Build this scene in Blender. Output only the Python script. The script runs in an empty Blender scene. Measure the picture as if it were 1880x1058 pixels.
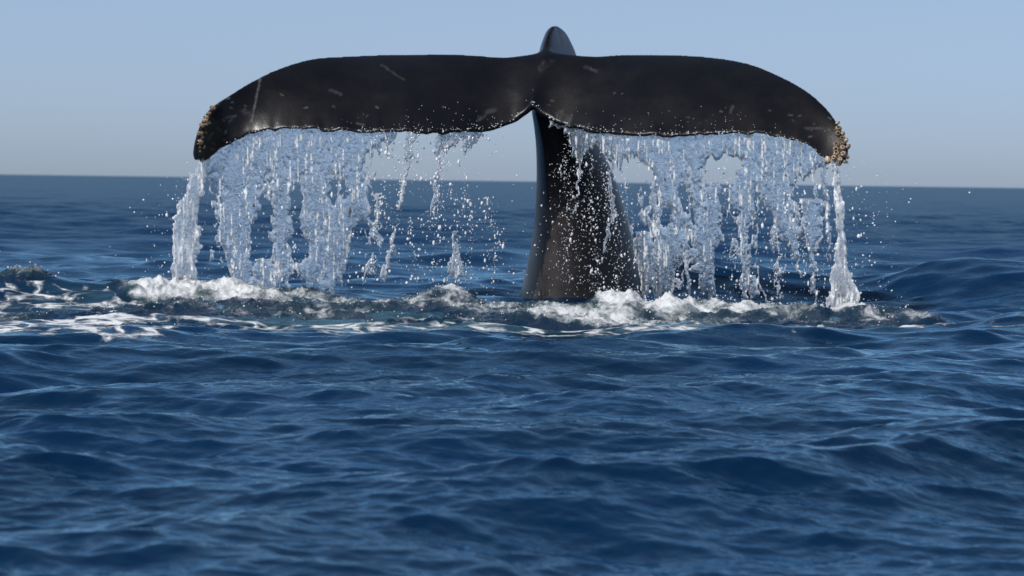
import bpy, bmesh, math, random
import numpy as np
from mathutils import Vector, Matrix

# ------------------------------------------------------------------ camera, sky, sun, exposure
SC = bpy.context.scene
F_PX = 6250.0            # focal length in pixels of a 1880 px wide frame
W0, H0 = 1880.0, 1058.0
CAM_H = 0.90             # low camera, close to the water
PITCH = math.atan(196.5 / F_PX)
ROLL = math.atan(25.0 / 1880.0)
SUN_EL, SUN_AZ = math.radians(43), math.radians(-143)    # azimuth from +Y towards +X
_F = np.array((0, math.cos(PITCH), -math.sin(PITCH)))
_R0 = np.array((1.0, 0, 0)); _U0 = np.array((0, math.sin(PITCH), math.cos(PITCH)))
_R = math.cos(ROLL) * _R0 + math.sin(ROLL) * _U0
_U = -math.sin(ROLL) * _R0 + math.cos(ROLL) * _U0
_C = np.array((0, 0, CAM_H))

cam = bpy.data.cameras.new('camera'); camo = bpy.data.objects.new('camera', cam)
SC.collection.objects.link(camo); SC.camera = camo
camo.matrix_world = Matrix([[_R[0], _U[0], -_F[0], 0], [_R[1], _U[1], -_F[1], 0], [_R[2], _U[2], -_F[2], CAM_H], [0, 0, 0, 1]])
cam.sensor_width = 36; cam.lens = F_PX / W0 * 36
cam.clip_start = 0.1; cam.clip_end = 30000
cam.dof.use_dof = True; cam.dof.focus_distance = 18.5; cam.dof.aperture_fstop = 7.0; cam.dof.aperture_blades = 9

world = bpy.data.worlds.new('World'); SC.world = world; world.use_nodes = True
nt = world.node_tree; nt.nodes.clear()
sky = nt.nodes.new('ShaderNodeTexSky'); sky.sky_type = 'NISHITA'; sky.sun_disc = False
sky.sun_elevation = SUN_EL; sky.sun_rotation = SUN_AZ % (2 * math.pi)
sky.altitude = 0; sky.air_density = 0.35; sky.dust_density = 1.0; sky.ozone_density = 5.5
bg = nt.nodes.new('ShaderNodeBackground'); bg.inputs['Strength'].default_value = 0.139
wo = nt.nodes.new('ShaderNodeOutputWorld')
# thin high haze: evens the sky out a little from horizon to zenith
hz = nt.nodes.new('ShaderNodeGamma'); hz.inputs[1].default_value = 0.61
mu = nt.nodes.new('ShaderNodeVectorMath'); mu.operation = 'SCALE'; mu.inputs['Scale'].default_value = 2.5
nt.links.new(sky.outputs[0], mu.inputs[0]); nt.links.new(mu.outputs[0], hz.inputs[0]); nt.links.new(hz.outputs[0], bg.inputs[0]); nt.links.new(bg.outputs[0], wo.inputs[0])

sl = bpy.data.lights.new('sun', 'SUN'); sl.energy = 3.6; sl.angle = math.radians(0.53); sl.color = (1, 0.965, 0.92)
so = bpy.data.objects.new('sun', sl); SC.collection.objects.link(so)
SUN_DIR = Vector((math.sin(SUN_AZ) * math.cos(SUN_EL), math.cos(SUN_AZ) * math.cos(SUN_EL), math.sin(SUN_EL)))
so.rotation_euler = SUN_DIR.to_track_quat('Z', 'Y').to_euler(); so.location = SUN_DIR * 60

SC.view_settings.view_transform = 'Standard'; SC.view_settings.look = 'None'
SC.view_settings.gamma = 1; SC.view_settings.exposure = 0.0
SC.render.engine = 'CYCLES'
SC.cycles.max_bounces = 10; SC.cycles.transmission_bounces = 8; SC.cycles.caustics_refractive = False

# ------------------------------------------------------------------ helpers
rng = np.random.default_rng(7); random.seed(7)

def P(px, py, Y):
    """point at depth Y seen at photo pixel (px, py); arrays allowed"""
    px, py, Y = np.broadcast_arrays(np.asarray(px, float), np.asarray(py, float), np.asarray(Y, float))
    d = _F + ((px - W0 / 2) / F_PX)[..., None] * _R - ((py - H0 / 2) / F_PX)[..., None] * _U
    return _C + d * (Y / d[..., 1])[..., None]

def pix(p):
    d = np.asarray(p) - _C
    z = d @ _F
    return W0 / 2 + F_PX * (d @ _R) / z, H0 / 2 - F_PX * (d @ _U) / z, z

_T = rng.random((256, 256)).astype(np.float32)
def vn(x, y, seed=0):
    x = np.asarray(x, float) + seed * 17.31; y = np.asarray(y, float) + seed * 9.77
    xi = np.floor(x).astype(int); yi = np.floor(y).astype(int)
    fx = x - xi; fy = y - yi
    fx = fx * fx * fx * (fx * (fx * 6 - 15) + 10); fy = fy * fy * fy * (fy * (fy * 6 - 15) + 10)
    a = _T[xi & 255, yi & 255]; b = _T[(xi + 1) & 255, yi & 255]
    c = _T[xi & 255, (yi + 1) & 255]; d = _T[(xi + 1) & 255, (yi + 1) & 255]
    return (a * (1 - fx) + b * fx) * (1 - fy) + (c * (1 - fx) + d * fx) * fy
def fbm(x, y, oct=4, seed=0, gain=0.5):
    s = 0; a = 1; t = 0
    for k in range(oct):
        s = s + a * vn(x * 2 ** k * 1.03 ** k, y * 2 ** k * 1.03 ** k, seed + k * 3); t += a; a *= gain
    return s / t
def sstep(a, b, x):
    t = np.clip((x - a) / (b - a), 0, 1); return t * t * (3 - 2 * t)
def crom(keys, n):
    """Catmull-Rom through key rows, n samples, even in arc length of the first two columns"""
    k = np.asarray(keys, float); m = len(k)
    kk = np.vstack([2 * k[0] - k[1], k, 2 * k[-1] - k[-2]])
    t = np.linspace(0, m - 1 - 1e-9, 40 * m); i = t.astype(int); f = (t - i)[:, None]
    p0, p1, p2, p3 = kk[i], kk[i + 1], kk[i + 2], kk[i + 3]
    c = 0.5 * (2 * p1 + (p2 - p0) * f + (2 * p0 - 5 * p1 + 4 * p2 - p3) * f ** 2 + (3 * p1 - p0 - 3 * p2 + p3) * f ** 3)
    L = np.r_[0, np.cumsum(np.linalg.norm(np.diff(c[:, :2], axis=0), axis=1))]
    s = np.linspace(0, L[-1], n)
    return np.stack([np.interp(s, L, c[:, j]) for j in range(k.shape[1])], 1)

def mesh_from(name, v, faces, smooth=True):
    """faces: (n,4) or (n,3) int array"""
    me = bpy.data.meshes.new(name); v = np.asarray(v, np.float32); f = np.asarray(faces, np.int32)
    me.vertices.add(len(v)); me.vertices.foreach_set('co', v.ravel())
    k = f.shape[1]
    me.loops.add(f.size); me.loops.foreach_set('vertex_index', f.ravel())
    me.polygons.add(len(f)); me.polygons.foreach_set('loop_start', np.arange(0, f.size, k, dtype=np.int32))
    me.polygons.foreach_set('use_smooth', np.full(len(f), smooth))
    me.update(calc_edges=True); me.validate()
    return me
def attr(me, name, val):
    a = me.attributes.new(name, 'FLOAT', 'POINT'); a.data.foreach_set('value', np.asarray(val, np.float32))
def link(name, me, mat=None, parent=None, **props):
    o = bpy.data.objects.new(name, me); SC.collection.objects.link(o)
    if mat and me: me.materials.append(mat) if not me.materials else None
    if parent: o.parent = parent
    for k, v in props.items(): o[k] = v
    return o
def grid_faces(nr, nc, wrap=False):
    i = np.arange(nr - 1)[:, None]; j = np.arange(nc if wrap else nc - 1)[None]
    j2 = (j + 1) % nc
    return np.stack([i * nc + j, i * nc + j2, (i + 1) * nc + j2, (i + 1) * nc + j], -1).reshape(-1, 4)

class NT:
    def __init__(s, name):
        s.m = bpy.data.materials.new(name); s.m.use_nodes = True; s.t = s.m.node_tree; s.t.nodes.clear()
        s.out = s.n('ShaderNodeOutputMaterial')
    def n(s, t, **kw):
        x = s.t.nodes.new(t)
        for k, v in kw.items(): setattr(x, k, v)
        return x
    def l(s, a, b): s.t.links.new(a, b)
    def set(s, node, **kw):
        for k, v in kw.items():
            k = k.replace('_', ' ')
            if hasattr(v, 'is_linked') or isinstance(v, bpy.types.NodeSocket): s.l(v, node.inputs[k])
            else: node.inputs[k].default_value = v
        return node
    def math(s, op, a, b=0.0, clamp=False):
        x = s.n('ShaderNodeMath', operation=op, use_clamp=clamp)
        for i, q in enumerate((a, b)):
            if isinstance(q, bpy.types.NodeSocket): s.l(q, x.inputs[i])
            else: x.inputs[i].default_value = q
        return x.outputs[0]
    def ramp(s, v, a, b, lo=0.0, hi=1.0):
        x = s.n('ShaderNodeMapRange', interpolation_type='SMOOTHSTEP'); s.l(v, x.inputs[0])
        x.inputs[1].default_value = a; x.inputs[2].default_value = b; x.inputs[3].default_value = lo; x.inputs[4].default_value = hi
        return x.outputs[0]
    def mix(s, f, a, b):
        x = s.n('ShaderNodeMix', data_type='RGBA')
        for i, q in ((0, f), (6, a), (7, b)):
            if isinstance(q, bpy.types.NodeSocket): s.l(q, x.inputs[i])
            else: x.inputs[i].default_value = q if i == 0 else (*q, 1)
        return x.outputs[2]
    def attr(s, name): return s.n('ShaderNodeAttribute', attribute_name=name).outputs['Fac']
    def pos(s, scale=(1, 1, 1)):
        g = s.n('ShaderNodeNewGeometry'); m = s.n('ShaderNodeMapping'); s.l(g.outputs['Position'], m.inputs[0])
        m.inputs['Scale'].default_value = scale; return m.outputs[0]
    def noise(s, vec, scale, detail=3, rough=0.5, dist=0.0):
        x = s.n('ShaderNodeTexNoise'); s.l(vec, x.inputs['Vector'])
        x.inputs['Scale'].default_value = scale; x.inputs['Detail'].default_value = detail
        x.inputs['Roughness'].default_value = rough; x.inputs['Distortion'].default_value = dist
        return x.outputs['Fac']
    def bump(s, h, strength, dist, normal=None):
        b = s.n('ShaderNodeBump'); s.l(h, b.inputs['Height']); b.inputs['Strength'].default_value = strength; b.inputs['Distance'].default_value = dist
        if normal: s.l(normal, b.inputs['Normal'])
        return b.outputs[0]

# ------------------------------------------------------------------ materials
def mat_water():
    t = NT('sea_water'); p = t.pos()
    foam = t.attr('foam'); aer = t.attr('aer'); far = t.attr('far')
    # lacy foam: broken cell edges plus torn patches
    warp = t.n('ShaderNodeTexNoise'); t.l(p, warp.inputs[0]); warp.inputs['Scale'].default_value = 2.2; warp.inputs['Detail'].default_value = 4
    wv = t.n('ShaderNodeVectorMath', operation='MULTIPLY_ADD'); t.l(warp.outputs['Color'], wv.inputs[0]); wv.inputs[1].default_value = (0.5, 0.5, 0); t.l(p, wv.inputs[2])
    vo = t.n('ShaderNodeTexVoronoi', feature='DISTANCE_TO_EDGE'); t.l(wv.outputs[0], vo.inputs['Vector']); vo.inputs['Scale'].default_value = 4.2
    n1 = t.noise(wv.outputs[0], 3.4, 8, 0.70)
    lace = t.math('ADD', t.math('MULTIPLY', vo.outputs['Distance'], 1.0), t.math('ADD', t.math('MULTIPLY', n1, 1.0), t.math('MULTIPLY', t.noise(wv.outputs[0], 15, 4, 0.6), 0.3)))
    fac = t.ramp(t.math('SUBTRACT', t.math('MULTIPLY', foam, 1.40), lace), -0.06, 0.14)
    fac = t.math('MULTIPLY', fac, t.ramp(foam, 0.02, 0.2))
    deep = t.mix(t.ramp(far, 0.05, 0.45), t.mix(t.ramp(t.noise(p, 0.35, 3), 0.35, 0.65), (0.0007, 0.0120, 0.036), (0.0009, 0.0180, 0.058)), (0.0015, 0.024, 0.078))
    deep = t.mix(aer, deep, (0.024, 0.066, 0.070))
    col = t.mix(fac, deep, (0.72, 0.74, 0.75))
    rough = t.math('MAXIMUM', t.ramp(fac, 0, 1, 0.05, 0.6), far)
    b1 = t.noise(t.pos((1, 0.8, 1)), 16, 3, 0.55, 0.4)
    b2 = t.noise(t.pos((1, 0.6, 1)), 2.1, 4, 0.55, 0.3)
    h = t.math('ADD', t.math('ADD', t.math('MULTIPLY', b1, 0.0055), t.math('MULTIPLY', t.noise(t.pos((0.8, 1, 1)), 5.5, 3, 0.6, 0.6), 0.007)), t.math('MULTIPLY', t.math('MULTIPLY', b2, far), 0.12))
    h = t.math('ADD', h, t.math('MULTIPLY', fac, 0.02))
    nrm = t.bump(h, 1.0, 1.0)
    d = t.n('ShaderNodeBsdfDiffuse'); t.set(d, Color=col, Normal=nrm)
    g = t.n('ShaderNodeBsdfGlossy'); t.set(g, Color=(0.60, 0.88, 1.0, 1), Roughness=rough, Normal=nrm)
    fr = t.n('ShaderNodeFresnel'); t.set(fr, IOR=1.333, Normal=nrm)
    m = t.n('ShaderNodeMixShader'); t.l(t.math('MULTIPLY', t.math('MULTIPLY', fr.outputs[0], t.ramp(fac, 0, 1, 1.0, 0.25)), t.ramp(far, 0.0, 0.5, 1.0, 0.36)), m.inputs[0]); t.l(d.outputs[0], m.inputs[1]); t.l(g.outputs[0], m.inputs[2])
    t.l(m.outputs[0], t.out.inputs[0]); return t.m

def mat_whitewater():
    t = NT('whitewater'); p = t.pos()
    foam = t.attr('foam')
    n1 = t.noise(t.pos((1, 0.45, 1.6)), 5.5, 8, 0.68, 0.8); n2 = t.noise(p, 38, 4, 0.6)
    fac = t.ramp(t.math('SUBTRACT', t.math('ADD', foam, t.math('MULTIPLY', n2, 0.25)), t.math('MULTIPLY', n1, 1.75)), -0.20, 0.34)
    dark = t.mix(t.ramp(foam, 0.35, 1.0), (0.003, 0.019, 0.045), (0.04, 0.075, 0.08))
    col = t.mix(fac, dark, (0.66, 0.68, 0.69))
    rough = t.ramp(fac, 0, 1, 0.09, 0.55)
    h = t.math('ADD', t.math('MULTIPLY', n2, 0.012), t.math('MULTIPLY', t.noise(p, 120, 2), 0.003))
    b = t.n('ShaderNodeBsdfPrincipled'); t.set(b, Base_Color=col, Roughness=rough, IOR=1.333, Normal=t.bump(h, 1, 1))
    t.l(b.outputs[0], t.out.inputs[0]); return t.m

def mat_skin():
    t = NT('whale_skin'); p = t.pos(); scar = t.attr('scar')
    n = t.noise(p, 3.5, 6, 0.6); n2 = t.noise(p, 60, 4, 0.6)
    c = t.mix(t.ramp(n, 0.35, 0.7), (0.0028, 0.0026, 0.0036), (0.0050, 0.0042, 0.0048))
    speck = t.ramp(t.noise(p, 34, 2, 0.5), 0.74, 0.80)
    c = t.mix(t.math('MULTIPLY', speck, 0.08), c, (0.2, 0.19, 0.19))
    sf = t.math('MULTIPLY', scar, t.ramp(n2, 0.25, 0.6, 0.35, 1.0), clamp=True)
    c = t.mix(sf, c, (0.30, 0.29, 0.30))
    c = t.mix(t.math('MULTIPLY', t.attr('pale_sunlit'), t.ramp(n, 0.25, 0.65, 0.4, 1.0)), c, (0.050, 0.043, 0.042))  # lighter flank skin, with the sunlit brown mixed into its colour
    r = t.ramp(n, 0.3, 0.7, 0.26, 0.38)
    h = t.math('ADD', t.math('MULTIPLY', n2, 0.0012), t.math('MULTIPLY', t.noise(t.pos((1, 1, 0.25)), 25, 3), 0.0006))
    b = t.n('ShaderNodeBsdfPrincipled'); t.set(b, Base_Color=c, Roughness=r, IOR=1.38, Normal=t.bump(h, 0.8, 1))
    t.l(b.outputs[0], t.out.inputs[0]); return t.m

def mat_barnacle():
    t = NT('barnacle_shell'); p = t.pos(); n = t.noise(p, 90, 4, 0.6); d = t.attr('depth')
    c = t.mix(t.ramp(n, 0.35, 0.65), (0.16, 0.085, 0.045), (0.60, 0.47, 0.33))
    oi = t.n('ShaderNodeObjectInfo'); c = t.mix(t.ramp(oi.outputs['Random'], 0, 1, 0, 0.75), c, (0.17, 0.10, 0.055))
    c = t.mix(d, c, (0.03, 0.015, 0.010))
    b = t.n('ShaderNodeBsdfPrincipled'); t.set(b, Base_Color=c, Roughness=0.25, Normal=t.bump(n, 0.6, 0.006))
    t.l(b.outputs[0], t.out.inputs[0]); return t.m

def mat_fall():
    t = NT('falling_water'); p = t.pos(); foam = t.attr('foam')
    n1 = t.noise(t.pos((1, 1, 0.55)), 75, 4, 0.6, 0.5); n2 = t.noise(p, 160, 2, 0.5)
    h = t.math('ADD', t.math('MULTIPLY', n1, 0.0065), t.math('MULTIPLY', n2, 0.0025)); nrm = t.bump(h, 1.0, 1.0)
    g = t.n('ShaderNodeBsdfPrincipled'); t.set(g, Base_Color=(0.93, 0.97, 1, 1), Roughness=0.07, IOR=1.333, Transmission_Weight=1.0, Normal=nrm)
    d = t.n('ShaderNodeBsdfDiffuse'); t.set(d, Color=(0.95, 0.97, 0.99, 1), Normal=nrm)
    tr = t.n('ShaderNodeBsdfTranslucent'); t.set(tr, Color=(0.95, 0.97, 0.99, 1), Normal=nrm)
    dm = t.n('ShaderNodeMixShader'); dm.inputs[0].default_value = 0.22; t.l(d.outputs[0], dm.inputs[1]); t.l(tr.outputs[0], dm.inputs[2])
    m = t.n('ShaderNodeMixShader'); t.l(t.math('MULTIPLY', foam, t.ramp(n1, 0.3, 0.6, 0.6, 1.1), clamp=True), m.inputs[0])
    t.l(g.outputs[0], m.inputs[1]); t.l(dm.outputs[0], m.inputs[2]); t.l(m.outputs[0], t.out.inputs[0]); return t.m

def mat_drop():
    t = NT('water_drop')
    g = t.n('ShaderNodeBsdfPrincipled'); t.set(g, Base_Color=(0.95, 0.96, 0.98, 1), Roughness=0.1, IOR=1.333, Transmission_Weight=0.25)
    t.l(g.outputs[0], t.out.inputs[0]); return t.m

M_WATER, M_WHITE, M_SKIN, M_BARN, M_FALL, M_DROP = mat_water(), mat_whitewater(), mat_skin(), mat_barnacle(), mat_fall(), mat_drop()

# ------------------------------------------------------------------ the sea
class Band:
    def __init__(s, L, N, lo, hi, rms, ang, spread, slope, seed):
        r = np.random.default_rng(seed); k1 = 2 * np.pi * np.fft.fftfreq(N, L / N)
        kx, ky = np.meshgrid(k1, k1, indexing='ij'); k = np.hypot(kx, ky); k[0, 0] = 1e-6
        lam = 2 * np.pi / k
        win = sstep(lo * 0.8, lo * 1.2, lam) * (1 - sstep(hi * 0.8, hi * 1.2, lam))
        th = np.arctan2(ky, kx); c = np.cos(th - ang)
        amp = win * k ** (-slope) * (np.abs(c) ** spread * np.where(c > 0, 1, 0.5) + 0.12)
        z = (r.normal(size=(N, N)) + 1j * r.normal(size=(N, N))) * amp; z[0, 0] = 0
        h = np.fft.ifft2(z).real; g = rms / h.std()
        s.h = (h * g).astype(np.float32)
        s.dx = (np.fft.ifft2(1j * kx / k * z).real * g).astype(np.float32); s.dy = (np.fft.ifft2(1j * ky / k * z).real * g).astype(np.float32)
        s.L, s.N, s.lo = L, N, lo
    def at(s, x, y):
        u = x / s.L * s.N; v = y / s.L * s.N; i = np.floor(u).astype(int); j = np.floor(v).astype(int)
        fx = (u - i).astype(np.float32); fy = (v - j).astype(np.float32); i %= s.N; j %= s.N; i1 = (i + 1) % s.N; j1 = (j + 1) % s.N
        w = ((1 - fx) * (1 - fy), fx * (1 - fy), (1 - fx) * fy, fx * fy)
        return [a[i, j] * w[0] + a[i1, j] * w[1] + a[i, j1] * w[2] + a[i1, j1] * w[3] for a in (s.h, s.dx, s.dy)]
ANG = math.radians(-70)
BANDS = [Band(61.0, 512, 2.6, 13, 0.046, ANG, 3, 1.9, 3), Band(19.3, 512, 0.75, 2.8, 0.027, ANG + 0.25, 2, 2.0, 5),
         Band(6.1, 512, 0.20, 0.75, 0.0085, ANG - 0.3, 1.2, 2.1, 8), Band(1.93, 512, 0.05, 0.2, 0.0022, ANG + 0.2, 1, 2.2, 11)]

RIDGES = [  # px, Y, half width px, half depth m, height m: swells shouldered up around the tail
    (-60, 24.5, 190, .6, .05), (45, 24.45, 60, .35, .06), (230, 24.5, 170, .6, .05), (480, 24.5, 200, .8, .02),
    (1240, 27.2, 120, .8, .17), (1420, 27.2, 140, .9, .16), (1760, 26.6, 110, .9, .24), (1950, 26.6, 150, .9, .27),
    (1690, 22.9, 60, .4, .08), (1890, 22.0, 70, .5, .10), (300, 26.5, 150, .6, .06), (-30, 22.3, 160, .5, -.04), (250, 22.9, 250, .5, -.05)]
def ridges(x, y):
    z = np.zeros_like(x)
    for px, Y, hw, hd, a in RIDGES:
        x0 = (px - 940) / F_PX * Y; w = hw / F_PX * Y
        e = ((x - x0) / w) ** 2 * 0.7 + ((y - Y) / hd) ** 2 * 0.9
        z += a * np.exp(-e)
    return z
LACE = [(130, 22.2, 320, 1.7, .59), (20, 19.5, 180, 1.3, .60), (210, 19.2, 160, 1.0, .60), (420, 21.6, 220, 1.4, .55), (640, 21.6, 240, 1.4, .54),
        (300, 23.6, 250, .6, .5), (150, 23.8, 300, .7, .53), (45, 24.2, 60, .5, .5), (900, 21.6, 260, 1.0, .53), (1150, 21.7, 260, .9, .54), (1400, 22.0, 250, .9, .55), (1650, 22.6, 170, .5, .6),
        (1870, 21.6, 90, .4, .55), (1760, 23.0, 120, .4, .5), (850, 19.0, 300, .9, .36), (1300, 20.4, 420, .9, .38), (480, 19.4, 260, .7, .38), (650, 17.4, 220, .6, .35), (1600, 19.6, 250, .6, .36)]
def blobs(L, x, y):
    d = np.zeros_like(x)
    for px, Y, hw, hd, a in L:
        x0 = (px - 940) / F_PX * Y; w = hw / F_PX * Y
        d = np.maximum(d, a * np.exp(-(((x - x0) / w) ** 4 + ((y - Y) / hd) ** 4) * 0.8))
    return d
def sea(x, y, fade=None):
    h = np.zeros_like(x); dx = np.zeros_like(x); dy = np.zeros_like(x)
    for k, b in enumerate(BANDS):
        a, c, d = b.at(x, y); w = 1.0 if fade is None else fade[k]
        h += a * w; dx += c * w; dy += d * w
    return h + ridges(x, y), dx, dy

def build_sea():
    a = math.radians(10.6); dense = np.linspace(-a, a, 470)
    ext = [a]; st = dense[1] - dense[0]
    while ext[-1] < math.pi: st *= 1.13; ext.append(ext[-1] + st)
    ext = np.array(ext[1:]); ext = a + (ext - a) * (math.pi - a) / (ext[-1] - a)
    th = np.r_[-ext[::-1], dense, ext[:-1]]
    rs = [0.4]
    while rs[-1] < 9000:
        r = rs[-1]
        rs.append(r + (0.06 * r if r < 5.5 else 0.0019 * r if r < 27.5 else 0.0034 * r if r < 110 else 0.0075 * r if r < 420 else 0.03 * r))
    rs = np.array(rs); nr, nc = len(rs), len(th)
    R, T = np.meshgrid(rs, th, indexing='ij')
    x = (R * np.sin(T)).ravel(); y = (R * np.cos(T)).ravel()
    drr = np.gradient(rs)[:, None] * np.ones(nc); dtt = R * np.gradient(th)[None]
    sp = np.maximum(drr, dtt * 0.8).ravel()
    fade = [1 - sstep(b.lo * 0.30, b.lo * 1.0, sp) for b in BANDS]
    h, dx, dy = sea(x, y, fade)
    v = np.stack([x + dx * 1.1, y + dy * 1.1, h], 1)
    me = mesh_from('sea', v, grid_faces(nr, nc, True))
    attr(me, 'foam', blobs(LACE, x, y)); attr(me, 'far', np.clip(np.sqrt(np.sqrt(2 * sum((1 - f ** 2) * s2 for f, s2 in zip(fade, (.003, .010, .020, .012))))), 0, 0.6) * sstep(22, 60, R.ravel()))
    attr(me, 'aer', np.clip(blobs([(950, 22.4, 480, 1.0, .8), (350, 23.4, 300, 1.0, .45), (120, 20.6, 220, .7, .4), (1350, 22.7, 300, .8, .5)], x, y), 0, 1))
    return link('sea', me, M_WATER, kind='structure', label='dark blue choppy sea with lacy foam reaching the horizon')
build_sea()

# whitewater: froth thrown up round the tail stock and under the falling water
CHURN = [(320, 24.3, 95, .55, 1.0, .035), (430, 24.2, 80, .5, .95, .02), (540, 24.15, 90, .5, .85, .02), (660, 23.95, 80, .5, .8, .03), (760, 23.9, 70, .5, .7, .05),
         (837, 24.1, 45, .3, 1.05, .10), (900, 23.6, 110, .6, .75, .03), (1000, 22.9, 95, .6, .9, .04), (1090, 22.9, 95, .6, .95, .05), (1150, 23.5, 55, .4, 1.1, .07),
         (1235, 23.4, 80, .5, 1.0, .06), (1330, 23.4, 85, .5, .9, .05), (1430, 23.3, 75, .5, .8, .05), (1550, 23.5, 60, .35, .9, .02), (1610, 23.1, 60, .4, .6, .02),
         (1690, 22.9, 45, .25, .7, .02), (40, 24.4, 60, .22, .7, .02), (600, 23.3, 200, .5, .6, .0), (1180, 22.6, 260, .35, .75, .0),
         (90, 20.6, 60, .3, .8, .02), (190, 20.4, 110, .4, .6, .01), (20, 22.4, 90, .4, .6, .02), (200, 22.6, 140, .4, .55, .01), (420, 22.9, 140, .4, .6, .01), (820, 22.4, 150, .4, .6, .0), (1480, 22.5, 160, .35, .65, .01), (310, 23.5, 120, .4, .6, .0)]
def build_white():
    xs = np.arange(-4.6, 3.6, 0.0095); ys = np.arange(19.8, 25.3, 0.02)
    X, Y = np.meshgrid(xs, ys, indexing='ij'); x = X.ravel(); y = Y.ravel()
    h, dx, dy = sea(x, y)
    d = np.zeros_like(x); z = np.zeros_like(x)
    for px, Yc, hw, hd, a, hh in CHURN:
        x0 = (px - 940) / F_PX * Yc; w = hw / F_PX * Yc
        e = ((x - x0) / w) ** 2 + ((y - Yc) / hd) ** 2
        d = np.maximum(d, a * np.exp(-e ** 1.6 * 0.5)); z += hh * np.exp(-e * 0.8)
    big = fbm(x * 2.6, y * 1.6, 3, 1); d = d * sstep(0.15, 0.55, big + d * 0.35)
    rid = 1 - np.abs(2 * fbm(x * 5, y * 2.5, 5, 4, 0.58) - 1)
    lump = fbm(x * 16, y * 8, 4, 9, 0.6)
    z = h + z + d * (0.10 * (rid - 0.78) + 0.06 * (lump - 0.45) * (0.4 + big) + 0.016 * (fbm(x * 55, y * 25, 2, 12) - 0.5)) + sstep(0.3, 0.9, d) * 0.11 * (fbm(x * 3.2, y * 2.2, 2, 31) - 0.5) - 0.04 * (1 - sstep(0.10, 0.42, d))
    me = mesh_from('whitewater', np.stack([x + dx * 1.1, y + dy * 1.1, z], 1), grid_faces(len(xs), len(ys)))
    attr(me, 'foam', np.clip(d, 0, 1.2))
    link('whitewater', me, M_WHITE, kind='stuff', label='churned white froth on the sea below the whale tail', category='foam')
    return xs, ys, z.reshape(X.shape)
WX, WY, WZ = build_white()

# ------------------------------------------------------------------ the whale tail
YAW = 0.12
def yawd(px): return -YAW * (np.asarray(px, float) - 990) / 255.0
RIGHT = [((1004, 91), (974, 187)), ((1060, 97), (1000, 211)), ((1100, 101), (1040, 230)), ((1150, 100), (1100, 240)), ((1210, 100), (1180, 246)), ((1290, 103), (1270, 246)),
         ((1370, 115), (1350, 243)), ((1430, 138), (1420, 249)), ((1480, 165), (1462, 257)), ((1515, 195), (1490, 272)), ((1538, 225), (1508, 288)), ((1553, 255), (1522, 298)),
         ((1559, 280), (1535, 303)), ((1554, 296), (1546, 303))]
LEFT = [((1004, 91), (974, 187)), ((962, 98), (968, 199)), ((920, 104), (945, 219)), ((860, 100), (900, 234)), ((790, 99), (820, 240)), ((710, 100), (730, 241)), ((630, 103), (640, 241)),
        ((570, 108), (570, 237)), ((510, 126), (510, 236)), ((460, 150), (465, 244)), ((425, 173), (435, 256)), ((398, 196), (412, 270)), ((378, 222), (395, 284)),
        ((364, 255), (382, 294)), ((359, 280), (376, 297)), ((364, 292), (371, 298))]
def lead_d(px):
    q = np.abs(px - 990) / 575.0; return 25.15 - 0.12 * q - 0.72 * np.clip(q, 0, 1.05) ** 4 + yawd(px)
def trail_d(px):
    q = np.abs(px - 974) / 575.0; return 24.72 - 0.34 * sstep(0, 0.4, q) - 0.06 * q + yawd(px)
def blade(keys, ns=190, nv=44):
    k = crom([(*a, *b) for a, b in keys], ns)
    s = np.linspace(0, 1, ns); v = np.linspace(0, 1, nv)
    sc = 7.0 * (vn(k[:, 2] / 24, 0 * s, 3) - 0.5) + 6.0 * (vn(k[:, 2] / 10, 0 * s, 5) - 0.5)
    sc = sc * sstep(0.04, 0.15, s) * (1 - sstep(0.9, 1, s))
    g = (0.50 * v + 0.62 * v ** 2 - 0.12 * v ** 4)[None]
    px = k[:, :1] * (1 - v) + k[:, 2:3] * v; py = k[:, 1:2] * (1 - g) + k[:, 3:4] * g + sc[:, None] * v[None] ** 12
    Y = lead_d(k[:, :1]) * (1 - v) + trail_d(k[:, 2:3]) * v
    C = P(px, py, Y)
    du = np.gradient(C, axis=0); dv = np.gradient(C, axis=1); n = np.cross(du, dv); n /= np.linalg.norm(n, axis=2, keepdims=True) + 1e-9
    if n[ns // 2, nv // 2, 2] < 0: n = -n
    tm = (0.20 * (1 - s) ** 1.5 + 0.075) * (1 - sstep(0.85, 1, s) * 0.5)
    prof = 1.9 * np.sqrt(v + 1e-6) * (1 - v) ** 0.9 + 0.15
    prof[0] = 0.02
    th = tm[:, None] * prof[None]
    B = C - n * th[..., None]
    verts = np.vstack([C.reshape(-1, 3), B.reshape(-1, 3)]); N = ns * nv
    f = grid_faces(ns, nv); faces = [f, f[:, ::-1] + N]
    def strip(i): i = np.asarray(i); return np.stack([i[:-1], i[1:], i[1:] + N, i[:-1] + N], 1)
    idx = np.arange(N).reshape(ns, nv)
    faces += [strip(idx[:, 0])[:, ::-1], strip(idx[:, -1]), strip(idx[0]), strip(idx[-1])[:, ::-1]]
    return verts, np.vstack(faces)
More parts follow.
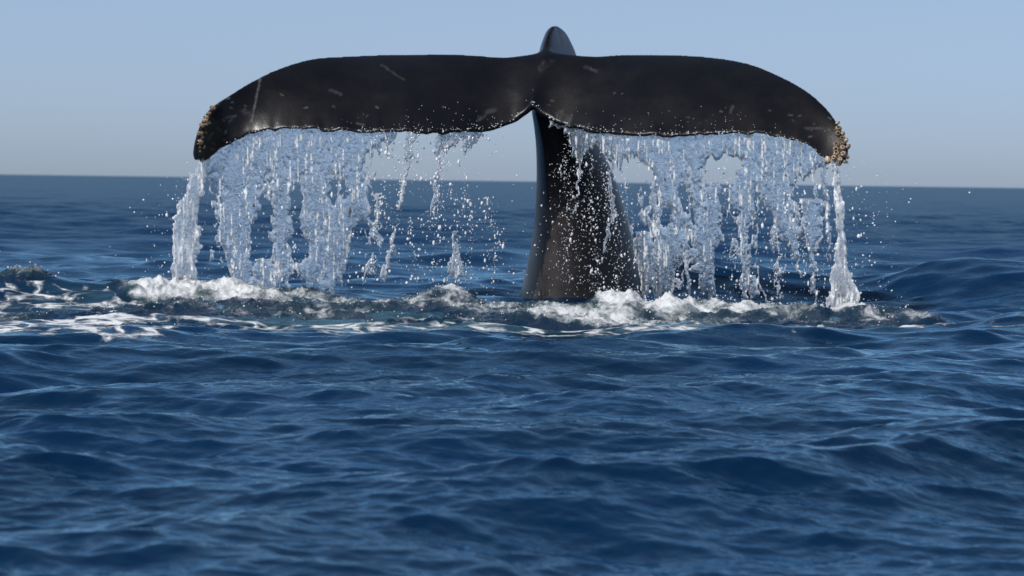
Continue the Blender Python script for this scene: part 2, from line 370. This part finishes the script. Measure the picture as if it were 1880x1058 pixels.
STOCK = [  # py, left px, keel px, right px, keel depth, back depth
    (48, 1014, 1018, 1024, 25.42, 25.62), (54, 1006, 1013, 1033, 25.36, 25.75), (64, 1000, 1008, 1042, 25.28, 25.85), (80, 994, 1003, 1051, 25.18, 25.95),
    (100, 988, 1000, 1060, 25.02, 26.0), (130, 984, 995, 1066, 24.92, 26.05), (165, 979, 988, 1074, 24.86, 26.1), (200, 976, 984, 1082, 24.90, 26.12), (230, 980, 992, 1090, 25.0, 26.15),
    (270, 984, 1002, 1104, 25.1, 26.18), (330, 985, 1010, 1130, 25.2, 26.25), (400, 981, 1018, 1153, 25.27, 26.35), (460, 973, 1024, 1168, 25.30, 26.45), (530, 957, 1030, 1186, 25.30, 26.6), (620, 930, 1040, 1215, 25.25, 26.8)]
def stock():
    k = crom([(r[0] * 1.0, 0, *r[1:]) for r in STOCK], 130); m = 48
    rings = []
    for py, _, xl, xk, xr, yf, yb in k:
        D = yb - yf; wd = 1 - sstep(95, 150, py); ml = yf + 0.42 * D; mr = yf + (0.50 + 0.38 * wd) * D
        pts = []
        # front keel -> right flank -> back -> left flank (quarter curves, keel pinched)
        for j in range(m):
            q = j / m * 4; i = int(q); f = q - i; a = f * math.pi / 2
            xb = 0.5 * (xl + xr) + 0.1 * (xr - xl)
            if i == 0: e = 0.86; x = xk + (xr - xk) * math.sin(a) ** e; yy = yf + (mr - yf) * (1 - math.cos(a) ** 1.25); x += wd * 0.85 * (xk + (xr - xk) * f - x); yy += wd * 0.85 * (yf + (mr - yf) * f ** 1.1 - yy)
            elif i == 1: x = xr + (xb - xr) * (1 - math.cos(a)); yy = mr + (yb - mr) * math.sin(a)
            elif i == 2: x = xb + (xl - xb) * math.sin(a); yy = yb + (ml - yb) * (1 - math.cos(a))
            else: x = xl + (xk - xl) * (1 - math.cos(a) ** 1.0); yy = ml + (yf - ml) * math.sin(a) ** 1.15
            pts.append((x, py, yy))
        p = np.array(pts); rings.append(P(p[:, 0], p[:, 1], p[:, 2] + 0))
    v = np.array(rings).reshape(-1, 3); f = grid_faces(len(k), m, True)
    c0 = len(v); v = np.vstack([v, rings[0].mean(0), rings[-1].mean(0)])
    j = np.arange(m); j2 = (j + 1) % m; b = (len(k) - 1) * m
    tri = np.vstack([np.stack([j2, j, np.full(m, c0), np.full(m, c0)], 1), np.stack([b + j, b + j2, np.full(m, c0 + 1), np.full(m, c0 + 1)], 1)])
    return v, f, tri
def build_whale():
    bm = bmesh.new()
    def put(v, f):
        vs = [bm.verts.new(p) for p in v]
        for q in f:
            ids = list(dict.fromkeys(int(i) for i in q))
            try: bm.faces.new([vs[i] for i in ids])
            except ValueError: pass
    put(*blade(RIGHT)); put(*blade(LEFT)); v, f, tr = stock(); put(v, np.vstack([f, tr]))
    bmesh.ops.recalc_face_normals(bm, faces=bm.faces)
    me = bpy.data.meshes.new('raw'); bm.to_mesh(me); bm.free()
    o = bpy.data.objects.new('raw', me); SC.collection.objects.link(o)
    md = o.modifiers.new('r', 'REMESH'); md.mode = 'VOXEL'; md.voxel_size = 0.0085; md.adaptivity = 0
    dg = bpy.context.evaluated_depsgraph_get(); ev = o.evaluated_get(dg); body = bpy.data.meshes.new_from_object(ev)
    bpy.data.objects.remove(o)
    n = len(body.vertices); co = np.empty(n * 3, np.float32); body.vertices.foreach_get('co', co); co = co.reshape(-1, 3).astype(float)
    e = np.empty(len(body.edges) * 2, np.int32); body.edges.foreach_get('vertices', e); e = e.reshape(-1, 2)
    deg = np.bincount(e.ravel(), minlength=n)
    def lap(c):
        return np.stack([(np.bincount(e[:, 0], c[e[:, 1], k], n) + np.bincount(e[:, 1], c[e[:, 0], k], n)) / deg for k in range(3)], 1)
    px, py, _ = pix(co)
    w = np.exp(-(((px - 1020) / 75) ** 4)) * np.exp(-(((py - 118) / 42) ** 4))       # blend ridge into the blades
    for it in range(10): co += 0.5 * (lap(co) - co)
    for it in range(110): co += (0.6 * w)[:, None] * (lap(co) - co)
    body.vertices.foreach_set('co', co.astype(np.float32).ravel()); body.update()
    body.polygons.foreach_set('use_smooth', np.ones(len(body.polygons), bool))
    nr = np.empty(n * 3, np.float32); body.vertices.foreach_get('normal', nr); nr = nr.reshape(-1, 3)
    px, py, dz = pix(co)
    # old scars and scratches on the skin that faces the tail's rear
    sc = np.zeros(n)
    brk = sstep(0.38, 0.62, fbm(px / 9, py / 9, 4, 91, 0.6)); jx = 7 * (fbm(px / 13, py / 13, 3, 93) - 0.5); jy = 7 * (fbm(px / 13, py / 13, 3, 97) - 0.5)
    def line(pts, w, a):
        nonlocal sc
        k = min(1, w / 7)
        for (x0, y0), (x1, y1) in zip(pts[:-1], pts[1:]):
            d = np.array((x1 - x0, y1 - y0), float); L2 = d @ d
            t = np.clip(((px - x0) * d[0] + (py - y0) * d[1]) / L2, 0, 1)
            q = np.hypot(px + jx * k - x0 - t * d[0], py + jy * k - y0 - t * d[1]); sc = np.maximum(sc, 0.36 * a * (1 - 0.75 * k * (1 - brk)) * (1 - sstep(w * 0.15, w, q + 2.2 * (fbm(px / 5, py / 5, 3, 77) - 0.5))))
    line([(478, 145), (470, 180), (466, 205), (461, 224)], 3.0, .8); line([(487, 137), (478, 145)], 2.5, .6)
    line([(415, 217), (432, 213)], 4, .45); line([(440, 205), (480, 216)], 7, .22); line([(700, 120), (740, 145)], 3.5, .35); line([(606, 166), (625, 174)], 4, .3)
    line([(880, 217), (908, 200)], 7, .35); line([(1075, 122), (1095, 131)], 5, .35); line([(995, 128), (1000, 118), (1012, 115)], 10, .22); line([(1025, 212), (1045, 220)], 10, .28)
    line([(1030, 204), (1030, 210)], 5, .3); line([(1480, 236), (1512, 236)], 3.5, .4); line([(1345, 196), (1342, 206)], 3.5, .5); line([(655, 227), (668, 230)], 2.5, .5)
    line([(385, 255), (390, 247)], 4, .5); line([(1455, 145), (1480, 153)], 2.5, .25)
    r = np.random.default_rng(4)
    for i in range(70):
        sx = r.choice([r.normal(400, 30), r.normal(1500, 40), r.uniform(420, 1540)]); line([(sx, r.uniform(150, 290)), (sx + r.uniform(1, 4), r.uniform(150, 290))][:1] * 2 if False else [(sx, yy := r.uniform(170, 285)), (sx + r.uniform(1, 5), yy + r.uniform(-3, 3) + .1)], r.uniform(1.6, 2.6), r.uniform(.3, .8))
    sc *= (nr[:, 1] < 0.1)
    attr(body, 'scar', sc); attr(body, 'pale_sunlit', sstep(270, 430, py) * sstep(24.75, 25.05, co[:, 1]) * (1 - 0.75 * sstep(1010, 1075, px)))  # paler lower left of the stock: flank tone plus painted-in sunlight
    body.name = 'tail'
    root = link('humpback_whale', None, label='black whale tail with wide drooping flukes raised out of the sea, shedding water', category='whale')
    root.location = tuple(P(1070, 545, 25.8)); 
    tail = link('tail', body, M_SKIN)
    tail.parent = root; tail.matrix_parent_inverse = Matrix.Translation(-Vector(root.location))
    # barnacles on both tips
    def barnacle(op=1.0, ht=1.0):
        bm = bmesh.new(); m = 14; lay = bm.verts.layers.float.new('depth'); prev = None
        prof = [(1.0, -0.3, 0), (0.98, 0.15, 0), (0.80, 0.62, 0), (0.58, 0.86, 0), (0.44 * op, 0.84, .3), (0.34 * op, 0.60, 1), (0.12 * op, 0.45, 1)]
        for q, (rr, zz, dd) in enumerate(prof):
            ring = []
            for j in range(m):
                a = 2 * math.pi * j / m; k = 1 + (0.09 * (-1) ** j if q < 4 else 0)
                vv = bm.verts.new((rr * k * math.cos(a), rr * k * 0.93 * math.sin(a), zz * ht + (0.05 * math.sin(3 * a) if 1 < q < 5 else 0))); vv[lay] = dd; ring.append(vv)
            if prev:
                for j in range(m): bm.faces.new((prev[j], prev[(j + 1) % m], ring[(j + 1) % m], ring[j]))
            prev = ring
        bm.faces.new(prev)
        me = bpy.data.meshes.new('barnacle'); bm.to_mesh(me); bm.free(); me.materials.append(M_BARN)
        me.polygons.foreach_set('use_smooth', np.ones(len(me.polygons), bool)); return me
    kinds = [barnacle(), barnacle(0.65, 1.35), barnacle(1.15, 0.75), barnacle(0.4, 1.0)]
    BL = [(390, 199, 6.5), (384, 208, 5.5), (379, 216, 6), (377, 222, 5.5), (379, 228, 5), (371, 230, 5.5), (368, 246, 7), (371, 251, 5), (367, 261, 7), (366, 270, 5), (374, 269, 4), (371, 294, 4.5), (366, 277, 3.5), (383, 225, 3.5), (378, 244, 3)]
    BR = [(1540, 236, 8), (1538, 245, 7), (1552, 243, 6.5), (1547, 254, 6.5), (1536, 265, 7), (1549, 263, 5.5), (1534, 274, 6.5), (1548, 271, 7), (1535, 281, 7), (1549, 283, 7), (1531, 291, 8), (1518, 296, 7.5), (1541, 300, 6.5), (1556, 258, 5.5), (1557, 270, 5.5),
          (1543, 292, 6), (1555, 287, 5), (1543, 222, 4.5), (1550, 296, 4.5), (1541, 287, 4), (1526, 297, 4.5)]
    for bx, by, br in [(q0, q1, q2 * 0.86) for q0, q1, q2 in BL + BR]:
        q = np.hypot(px - bx, py - by) + np.where(nr[:, 1] < 0.25, 0, 50) + (dz - 24.3) * 2
        i = int(np.argmin(q)); nn = Vector(nr[i]).lerp(Vector((0, -1, 0.15)) if bx > 974 else Vector((-1, -0.55, 0.3)), 0.35 if bx > 974 else 0.6).normalized()
        nn = (nn + Vector((random.uniform(-.3, .3), random.uniform(-.2, .2), random.uniform(-.3, .3)))).normalized()
        s = br / 255.0
        b = link('barnacle', random.choice(kinds)); b.parent = root; b.matrix_parent_inverse = Matrix.Translation(-Vector(root.location))
        b.location = Vector(co[i]) - nn * s * 0.05; b.rotation_euler = nn.to_track_quat('Z', 'Y').to_euler()
        k_ = random.uniform(.8, 1.12); b.scale = (s * k_, s * k_ * random.uniform(.8, 1.1), s * random.uniform(.8, 1.4))
    return root
WHALE = build_whale()

# ------------------------------------------------------------------ falling water
def threads(x0, x1, ya, yb, n, seed):
    r = np.random.default_rng(seed); o = []
    for i in range(n):
        x = r.uniform(x0, x1); y = r.uniform(ya, yb); L = r.uniform(30, 130); w = r.uniform(2.5, 6); q = [(x, y, w)]
        while y < q[0][1] + L: x += r.normal() * 4.5; y += 12; q.append((x, y, max(2.2, w * r.uniform(.6, 1.3))))
        o.append(q)
    return o
def curtain(name, strokes, cuts, x0, x1, y0, y1, dep, label, foam=0.3, seed=0, st=1.35, rag=1.5, **kw):
    """strokes: lists of (px, py, width px); a wavy sheet with torn holes and rounded rims, hung at depth dep(px)"""
    xs = np.arange(x0, x1, st); ys = np.arange(y0, y1, st * 1.15); X, Y = np.meshgrid(xs, ys, indexing='ij')
    wob = 16 * (fbm(X / 30, Y / 34, 3, seed + 1) - 0.5) + 12 * (fbm(X / 9, Y / 11, 3, seed + 2) - 0.5)
    endn = 90 * (fbm(X / 10, Y / 60, 3, seed + 15) - 0.5)
    Xw = X + wob; D = np.full(X.shape, -1.0)
    for s in strokes:
        s = np.array(s, float); xc = np.interp(Y, s[:, 1], s[:, 0]); w = np.interp(Y, s[:, 1], s[:, 2]) / 2
        Ye = Y + endn * min(1, (s[-1, 1] - s[0, 1]) / 90)
        end = 1 - np.maximum(sstep(s[-1, 1] - 22, s[-1, 1] + 4, Ye), 1 - sstep(s[0, 1] - 8, s[0, 1], Y + endn * 0.04))
        d = np.minimum((1 - np.abs(Xw - xc) / np.maximum(w, 1)) * np.minimum(w / 8, 1.6), end * 2 - 0.6)
        D = np.maximum(D, d)
    for cx, cy, rx, ry in cuts:
        e = np.hypot((Xw - cx) / rx, (Y + wob - cy) / ry); D = np.minimum(D, (e - 1) * 1.5)
    hol = fbm(X / 10, Y / 24, 5, seed + 5, 0.68); D = D + rag * (hol - 0.52) - 0.03
    inn = D > 0; t = np.sqrt(np.clip(D, 0, 1.0)) * 0.010
    streak = fbm(X / 5, Y / 40, 3, seed + 8)
    t = t * (0.65 + 0.9 * streak)
    off = 0.07 * (fbm(X / 60, Y / 90, 3, seed + 11) - 0.5) + 0.012 * (fbm(X / 6, Y / 14, 3, seed + 13) - 0.5)
    # pull the outer rim onto the edge of the sheet
    Xp, Yp = X.copy(), Y.copy(); nx, ny = X.shape
    best = np.zeros(X.shape)
    for ix, iy in ((1, 0), (-1, 0), (0, 1), (0, -1), (1, 1), (-1, 1), (1, -1), (-1, -1)):
        Dn = np.roll(D, (-ix, -iy), (0, 1)); m = (~inn) & (Dn > 0) & (Dn > best)
        f = np.where(m, -D / (Dn - D + 1e-9), 0)
        Xp = np.where(m, X + ix * st * f, Xp); Yp = np.where(m, Y + iy * st * 1.15 * f, Yp); best = np.where(m, Dn, best)
    Pm = P(Xp, Yp, dep(X)); nrm = np.array((0, 1.0, 0))
    A = Pm + nrm * (off - t)[..., None]; B = Pm + nrm * (off + t + 0.0006)[..., None]
    idx = np.arange(nx * ny).reshape(nx, ny)
    any4 = inn[:-1, :-1] | inn[1:, :-1] | inn[1:, 1:] | inn[:-1, 1:]
    fA = np.stack([idx[:-1, :-1], idx[1:, :-1], idx[1:, 1:], idx[:-1, 1:]], -1)[any4]
    N = nx * ny; v = np.vstack([A.reshape(-1, 3), B.reshape(-1, 3)]); f = np.vstack([fA, fA[:, ::-1] + N])
    # close the rim
    ed = np.vstack([fA[:, [k, (k + 1) % 4]] for k in range(4)]); key = np.sort(ed, 1); kk = key[:, 0].astype(np.int64) * N + key[:, 1]
    u, first, cnt = np.unique(kk, return_index=True, return_counts=True); be = ed[first[cnt == 1]]
    f = np.vstack([f, np.stack([be[:, 1], be[:, 0], be[:, 0] + N, be[:, 1] + N], 1)])
    used = np.unique(f); remap = np.full(2 * N, -1); remap[used] = np.arange(len(used))
    fo = foam * (0.5 + 1.0 * sstep(0.5, 0.8, streak)) + 0.25 * (1 - sstep(0.0, 0.35, D)) + 0.8 * sstep(0.57, 0.68, fbm(X / 3.6, Y / 50, 4, seed + 21, 0.6)) * sstep(0.4, 0.6, fbm(X / 3, Y / 6, 2, seed + 23))
    me = mesh_from(name, v[used], remap[f]); attr(me, 'foam', np.r_[fo.ravel(), fo.ravel()][used])
    return link(name, me, M_FALL, label=label, category='falling water', **kw)
tr = lambda px: trail_d(np.asarray(px, float)) + 0.045
def edge_y(px):
    k = np.array([b for a, b in LEFT[::-1]] + [b for a, b in RIGHT[1:]], float); return np.interp(px, k[:, 0], k[:, 1])
def band(x0, x1, bottoms, n):
    """vertical strokes that fill a solid apron under the trailing edge; bottoms: (px, py) polyline"""
    b = np.array(bottoms, float); o = []
    for x in np.linspace(x0, x1, n):
        o.append([(x, edge_y(x) + 2, (x1 - x0) / n * 2.4), (x, np.interp(x, b[:, 0], b[:, 1]) + random.uniform(-16, 16), (x1 - x0) / n * 1.7)])
    return o
curtain('water_curtain', band(392, 690, [(390, 330), (410, 345), (450, 350), (500, 345), (560, 340), (640, 345), (690, 300)], 22) + [
    [(425, 320, 70), (428, 380, 56), (440, 440, 52), (448, 538, 40)], [(410, 380, 20), (415, 440, 26), (420, 485, 8)], [(465, 330, 40), (458, 390, 46), (455, 430, 30)],
    [(517, 320, 50), (520, 380, 42), (521, 440, 40), (518, 538, 34)], [(585, 320, 70), (580, 400, 62), (572, 460, 56), (562, 538, 50)],
    [(655, 320, 60), (640, 380, 72), (620, 430, 60), (606, 480, 50), (604, 538, 42)], [(480, 480, 20), (500, 538, 70)], [(660, 370, 40), (668, 400, 20), (700, 440, 6)]] + threads(385, 690, 300, 430, 64, 5),
    [(484, 388, 9, 30), (548, 375, 10, 38), (612, 350, 7, 26), (470, 425, 8, 18), (548, 450, 14, 30), (630, 345, 6, 20)], 380, 715, 228, 545, tr,
    'broad torn sheet of water pouring off the fluke beside the forked tip stream', 0.06, 1)
curtain('tip_stream', [[(372, 292, 18), (366, 330, 36), (352, 365, 42), (340, 400, 44), (336, 440, 26), (328, 535, 34)], [(352, 380, 26), (356, 420, 24), (354, 460, 26), (350, 535, 26)]], [],
    308, 400, 284, 540, lambda px: trail_d(376.0) + 0.0 * px, 'forked white stream falling from the fluke tip with pinkish brown barnacles', 0.35, 21, 1.4)
curtain('water_curtain', band(1018, 1500, [(1015, 225), (1040, 255), (1075, 275), (1120, 290), (1160, 300), (1195, 330), (1265, 340), (1310, 300), (1340, 285), (1355, 320), (1395, 330), (1480, 345), (1500, 320)], 32) + [
    [(1063, 250, 14), (1068, 300, 8), (1058, 380, 5)], [(1100, 260, 30), (1122, 300, 10), (1124, 400, 7), (1108, 470, 5)],
    [(1232, 300, 64), (1235, 380, 70), (1232, 440, 76), (1215, 500, 70), (1208, 556, 50)], [(1180, 430, 26), (1192, 480, 44), (1200, 556, 44)],
    [(1285, 260, 26), (1278, 330, 16), (1280, 400, 14), (1290, 430, 20)], [(1312, 340, 24), (1304, 400, 40), (1294, 450, 52), (1293, 490, 40), (1301, 556, 14)],
    [(1368, 290, 58), (1374, 340, 52), (1366, 385, 34), (1366, 430, 16), (1369, 500, 9), (1362, 552, 12)], [(1430, 300, 84), (1430, 350, 70), (1438, 400, 52), (1450, 440, 40), (1460, 478, 14)],
    [(1415, 350, 14), (1428, 420, 10), (1426, 540, 6)], [(1490, 370, 34), (1488, 410, 36), (1490, 450, 18), (1496, 548, 10)], [(1514, 300, 14), (1518, 360, 12), (1521, 480, 6)], [(1380, 510, 16), (1388, 552, 20)]] + threads(1165, 1510, 270, 460, 60, 6),
    [(1222, 398, 12, 20), (1170, 316, 22, 18), (1338, 300, 22, 16), (1258, 362, 8, 26), (1445, 300, 0.1, 0.1)], 1008, 1530, 214, 560, tr,
    'broad torn sheet of water pouring off the fluke beside the wide white column', 0.06, 41)
curtain('tip_column', [[(1535, 296, 12), (1539, 350, 18), (1544, 420, 20), (1545, 470, 28), (1548, 520, 48), (1552, 578, 72)]], [], 1500, 1600, 290, 580, lambda px: trail_d(1535.0) + 0.0 * px,
    'narrow white water column flaring out where it meets the sea, below golden barnacles', 0.55, 63, 1.4)
TRICK = [([(757, 240, 22), (752, 275, 11), (744, 320, 9), (735, 362, 8), (730, 384, 5)], 'slanting thread of water hanging from the fluke edge beside the torn sheet'),
         ([(806, 240, 16), (804, 290, 7), (802, 340, 9), (799, 410, 8)], 'straight upright thread of water hanging from the fluke edge'),
         ([(832, 240, 40), (826, 262, 30), (818, 285, 8)], 'short pointed flap of water under the fluke edge'), ([(868, 236, 34), (860, 265, 20), (855, 290, 6)], 'short ragged flap of water nearest the fluke notch'),
         ([(722, 432, 5), (714, 470, 10), (708, 515, 7)], 'broken lower thread of water dropping into the froth'), ([(838, 430, 8), (840, 465, 12), (836, 490, 24), (838, 525, 44)], 'upright splash of water rising from the froth between the curtain and the tail stock'),
         ([(686, 470, 6), (682, 495, 16), (678, 515, 24)], 'small ragged splash at the foot of the torn sheet'), ([(715, 240, 20), (712, 262, 8), (711, 292, 5)], 'short thin drip of water at the end of the torn sheet'),
         ([(698, 360, 10), (693, 395, 8), (686, 430, 6)], 'detached curl of water beside the torn sheet')]
for i, (s, lab) in enumerate(TRICK):
    a = np.array(s); curtain('water_trickle', [s], [], a[:, 0].min() - 30, a[:, 0].max() + 30, a[0, 1] - 6, a[-1, 1] + 6, tr, lab, 0.3, 80 + 7 * i, 1.0, 0.75, group='thin threads of falling water')

# ------------------------------------------------------------------ spray: drops too many to count
def ico(sub):
    bm = bmesh.new(); bmesh.ops.create_icosphere(bm, subdivisions=sub, radius=1)
    v = np.array([q.co[:] for q in bm.verts]); f = np.array([[q.index for q in p.verts] for p in bm.faces]); bm.free(); return v, f
def build_spray():
    r = np.random.default_rng(12); pts = []
    def add(px, py, Y, rad, el=1.0): pts.append((px, py, Y, rad, el))
    trails = []
    for x, ya, yb in [(700, 245, 420), (716, 290, 515), (733, 245, 330), (741, 330, 440), (752, 380, 515), (768, 250, 340), (785, 250, 300), (800, 400, 520), (815, 285, 400), (826, 300, 420), (843, 255, 330), (856, 290, 420), (866, 380, 515), (884, 240, 300), (893, 340, 470),
                      (905, 420, 525), (1045, 240, 330), (1058, 300, 530), (1072, 260, 420), (1088, 300, 540), (1104, 270, 400), (1118, 300, 470), (1128, 400, 540), (1040, 350, 520), (1148, 300, 430), (1158, 440, 550), (1332, 290, 420), (1345, 420, 555), (1400, 340, 470), (1412, 470, 555), (1478, 380, 555), (1508, 330, 560)]:
        w = r.normal() * 14; ya += r.normal() * 15; trails.append([(x, ya, 6), (x + w * .2 + r.normal() * 6, ya * .6 + yb * .4, 9), (x + w * .7 + r.normal() * 6, ya * .25 + yb * .75, 14), (x + w, yb, 26)])
    lines = [[(q[0], q[1], q[2]) for q in s] for s, _ in TRICK] + [[(430, 330, 70), (448, 515, 70)], [(520, 330, 60), (520, 515, 60)], [(580, 330, 90), (565, 515, 80)], [(650, 320, 80), (605, 515, 90)],
        [(370, 300, 40), (335, 400, 80), (330, 505, 90)], [(1235, 300, 90), (1205, 555, 120)], [(1300, 330, 70), (1297, 555, 70)], [(1368, 300, 70), (1370, 555, 60)], [(1430, 300, 90), (1465, 500, 80)], [(1490, 330, 60), (1496, 550, 50)],
        [(1545, 300, 50), (1550, 570, 120)], [(1063, 240, 30), (1070, 540, 110)], [(1030, 300, 26), (1070, 540, 80)], [(1122, 280, 40), (1110, 540, 90)], [(1430, 350, 30), (1426, 550, 30)], [(855, 360, 30), (850, 440, 40), (838, 520, 60)],
        [(888, 360, 30), (893, 400, 30), (898, 440, 40), (915, 520, 50)], [(800, 400, 30), (795, 460, 40), (800, 520, 60)], [(755, 250, 40), (735, 400, 70), (720, 520, 80)], [(806, 260, 40), (800, 420, 60)]] + trails
    dens = [55] * len(TRICK) + [110, 100, 120, 150, 110, 230, 120, 110, 140, 90, 120, 190, 190, 190, 50, 80, 70, 60, 80, 60] + [int((q[-1][1] - q[0][1]) * r.uniform(.12, .5)) for q in trails]
    for L, nd in zip(lines, dens):
        L = np.array(L, float); nd = int(nd * 1.4); y = r.uniform(L[0, 1], L[-1, 1], nd); x = np.interp(y, L[:, 1], L[:, 0]); w = np.interp(y, L[:, 1], L[:, 2])
        for xx, yy, ww in zip(x, y, w):
            xx += r.normal() * ww * 0.38; add(xx, yy + r.normal() * 3, tr(xx) + r.normal() * 0.05, min(math.exp(r.normal(-0.22, 0.55)), 3.8) * (0.72 if 985 < xx < 1160 else 1), 1 + abs(r.normal()) * 0.6)
    for i in range(620): xx = r.uniform(560, 1640); add(xx, 250 + 300 * r.random() ** 0.8, tr(xx) + r.normal() * 0.12, min(r.gamma(2.5, 0.30), 2.4), r.uniform(1, 1.4))
    for i in range(150): xx = 1560 + abs(r.normal()) * 60; add(xx, r.uniform(330, 560), tr(1560) + r.normal() * .1, min(r.gamma(2.5, 0.32), 2.2))
    for i in range(60): xx = 345 - abs(r.normal()) * 50; add(xx, r.uniform(330, 510), tr(380) + r.normal() * .1, min(r.gamma(2.5, 0.35), 2.4))
    for i in range(260):   # beads along the trailing edge
        xx = r.uniform(395, 1520); add(xx, edge_y(xx) + r.normal() * 2.5 - 1, trail_d(xx) - 0.008, r.uniform(.5, 1.5))
    for i in range(230):   # beads on the wet skin close to the edge
        xx = r.uniform(380, 1530); up = abs(r.normal()) * 22; add(xx, edge_y(xx) - up, trail_d(xx) - 0.01 + up / 255 * 1.0, r.uniform(.45, 1.0))
    for px, Yc, hw, hd, a, hh in CHURN:          # froth beads and jumping drops over the whitewater
        for i in range(int((110 if Yc > 23 else 40) * a * min(hw, 110) / 80)):
            x = (px + r.normal() * hw * .6 - 940) / F_PX * Yc; y = Yc + r.normal() * hd * .4
            iz = WZ[min(max(int((x - WX[0]) / 0.0095), 0), len(WX) - 1), min(max(int((y - WY[0]) / 0.02), 0), len(WY) - 1)]
            up = r.exponential(0.018 + 0.15 * hh) if r.random() < 0.6 else r.uniform(-.005, .012)
            p = np.array((x, y, iz + up)); qx, qy, qd = pix(p); add(qx, qy, y, min(r.gamma(2.5, 0.30), 2.0), 1.0)
    pts = np.array(pts); v0, f0 = ico(2); n = len(pts)
    big = pts[:, 3] > 1.6; v1, f1 = ico(1)
    out = []
    for left in (True, False):
        V, Fc, o = [], [], 0
        for sel, vv, ff in ((big, v0, f0), (~big, v1, f1)):
            q = pts[sel & ((pts[:, 0] < 974) == left)]
            c = P(q[:, 0], q[:, 1], q[:, 2]); s = (q[:, 3] * 0.86 / 255)[:, None]
            sc = np.concatenate([s, s, s * q[:, 4:5]], 1); jit = 1 + 0.25 * (r.random((len(q), len(vv), 1)) - 0.5)
            V.append((c[:, None] + vv[None] * sc[:, None] * jit).reshape(-1, 3)); Fc.append((ff[None] + (np.arange(len(q)) * len(vv))[:, None, None] + o).reshape(-1, 3)); o += len(q) * len(vv)
        me = mesh_from('spray', np.vstack(V), np.vstack(Fc))
        link('spray', me, M_DROP, kind='stuff', category='spray', label='white drops flying round the ' + ('fluke with the forked tip stream' if left else 'tail stock and the wide white column'))
build_spray()
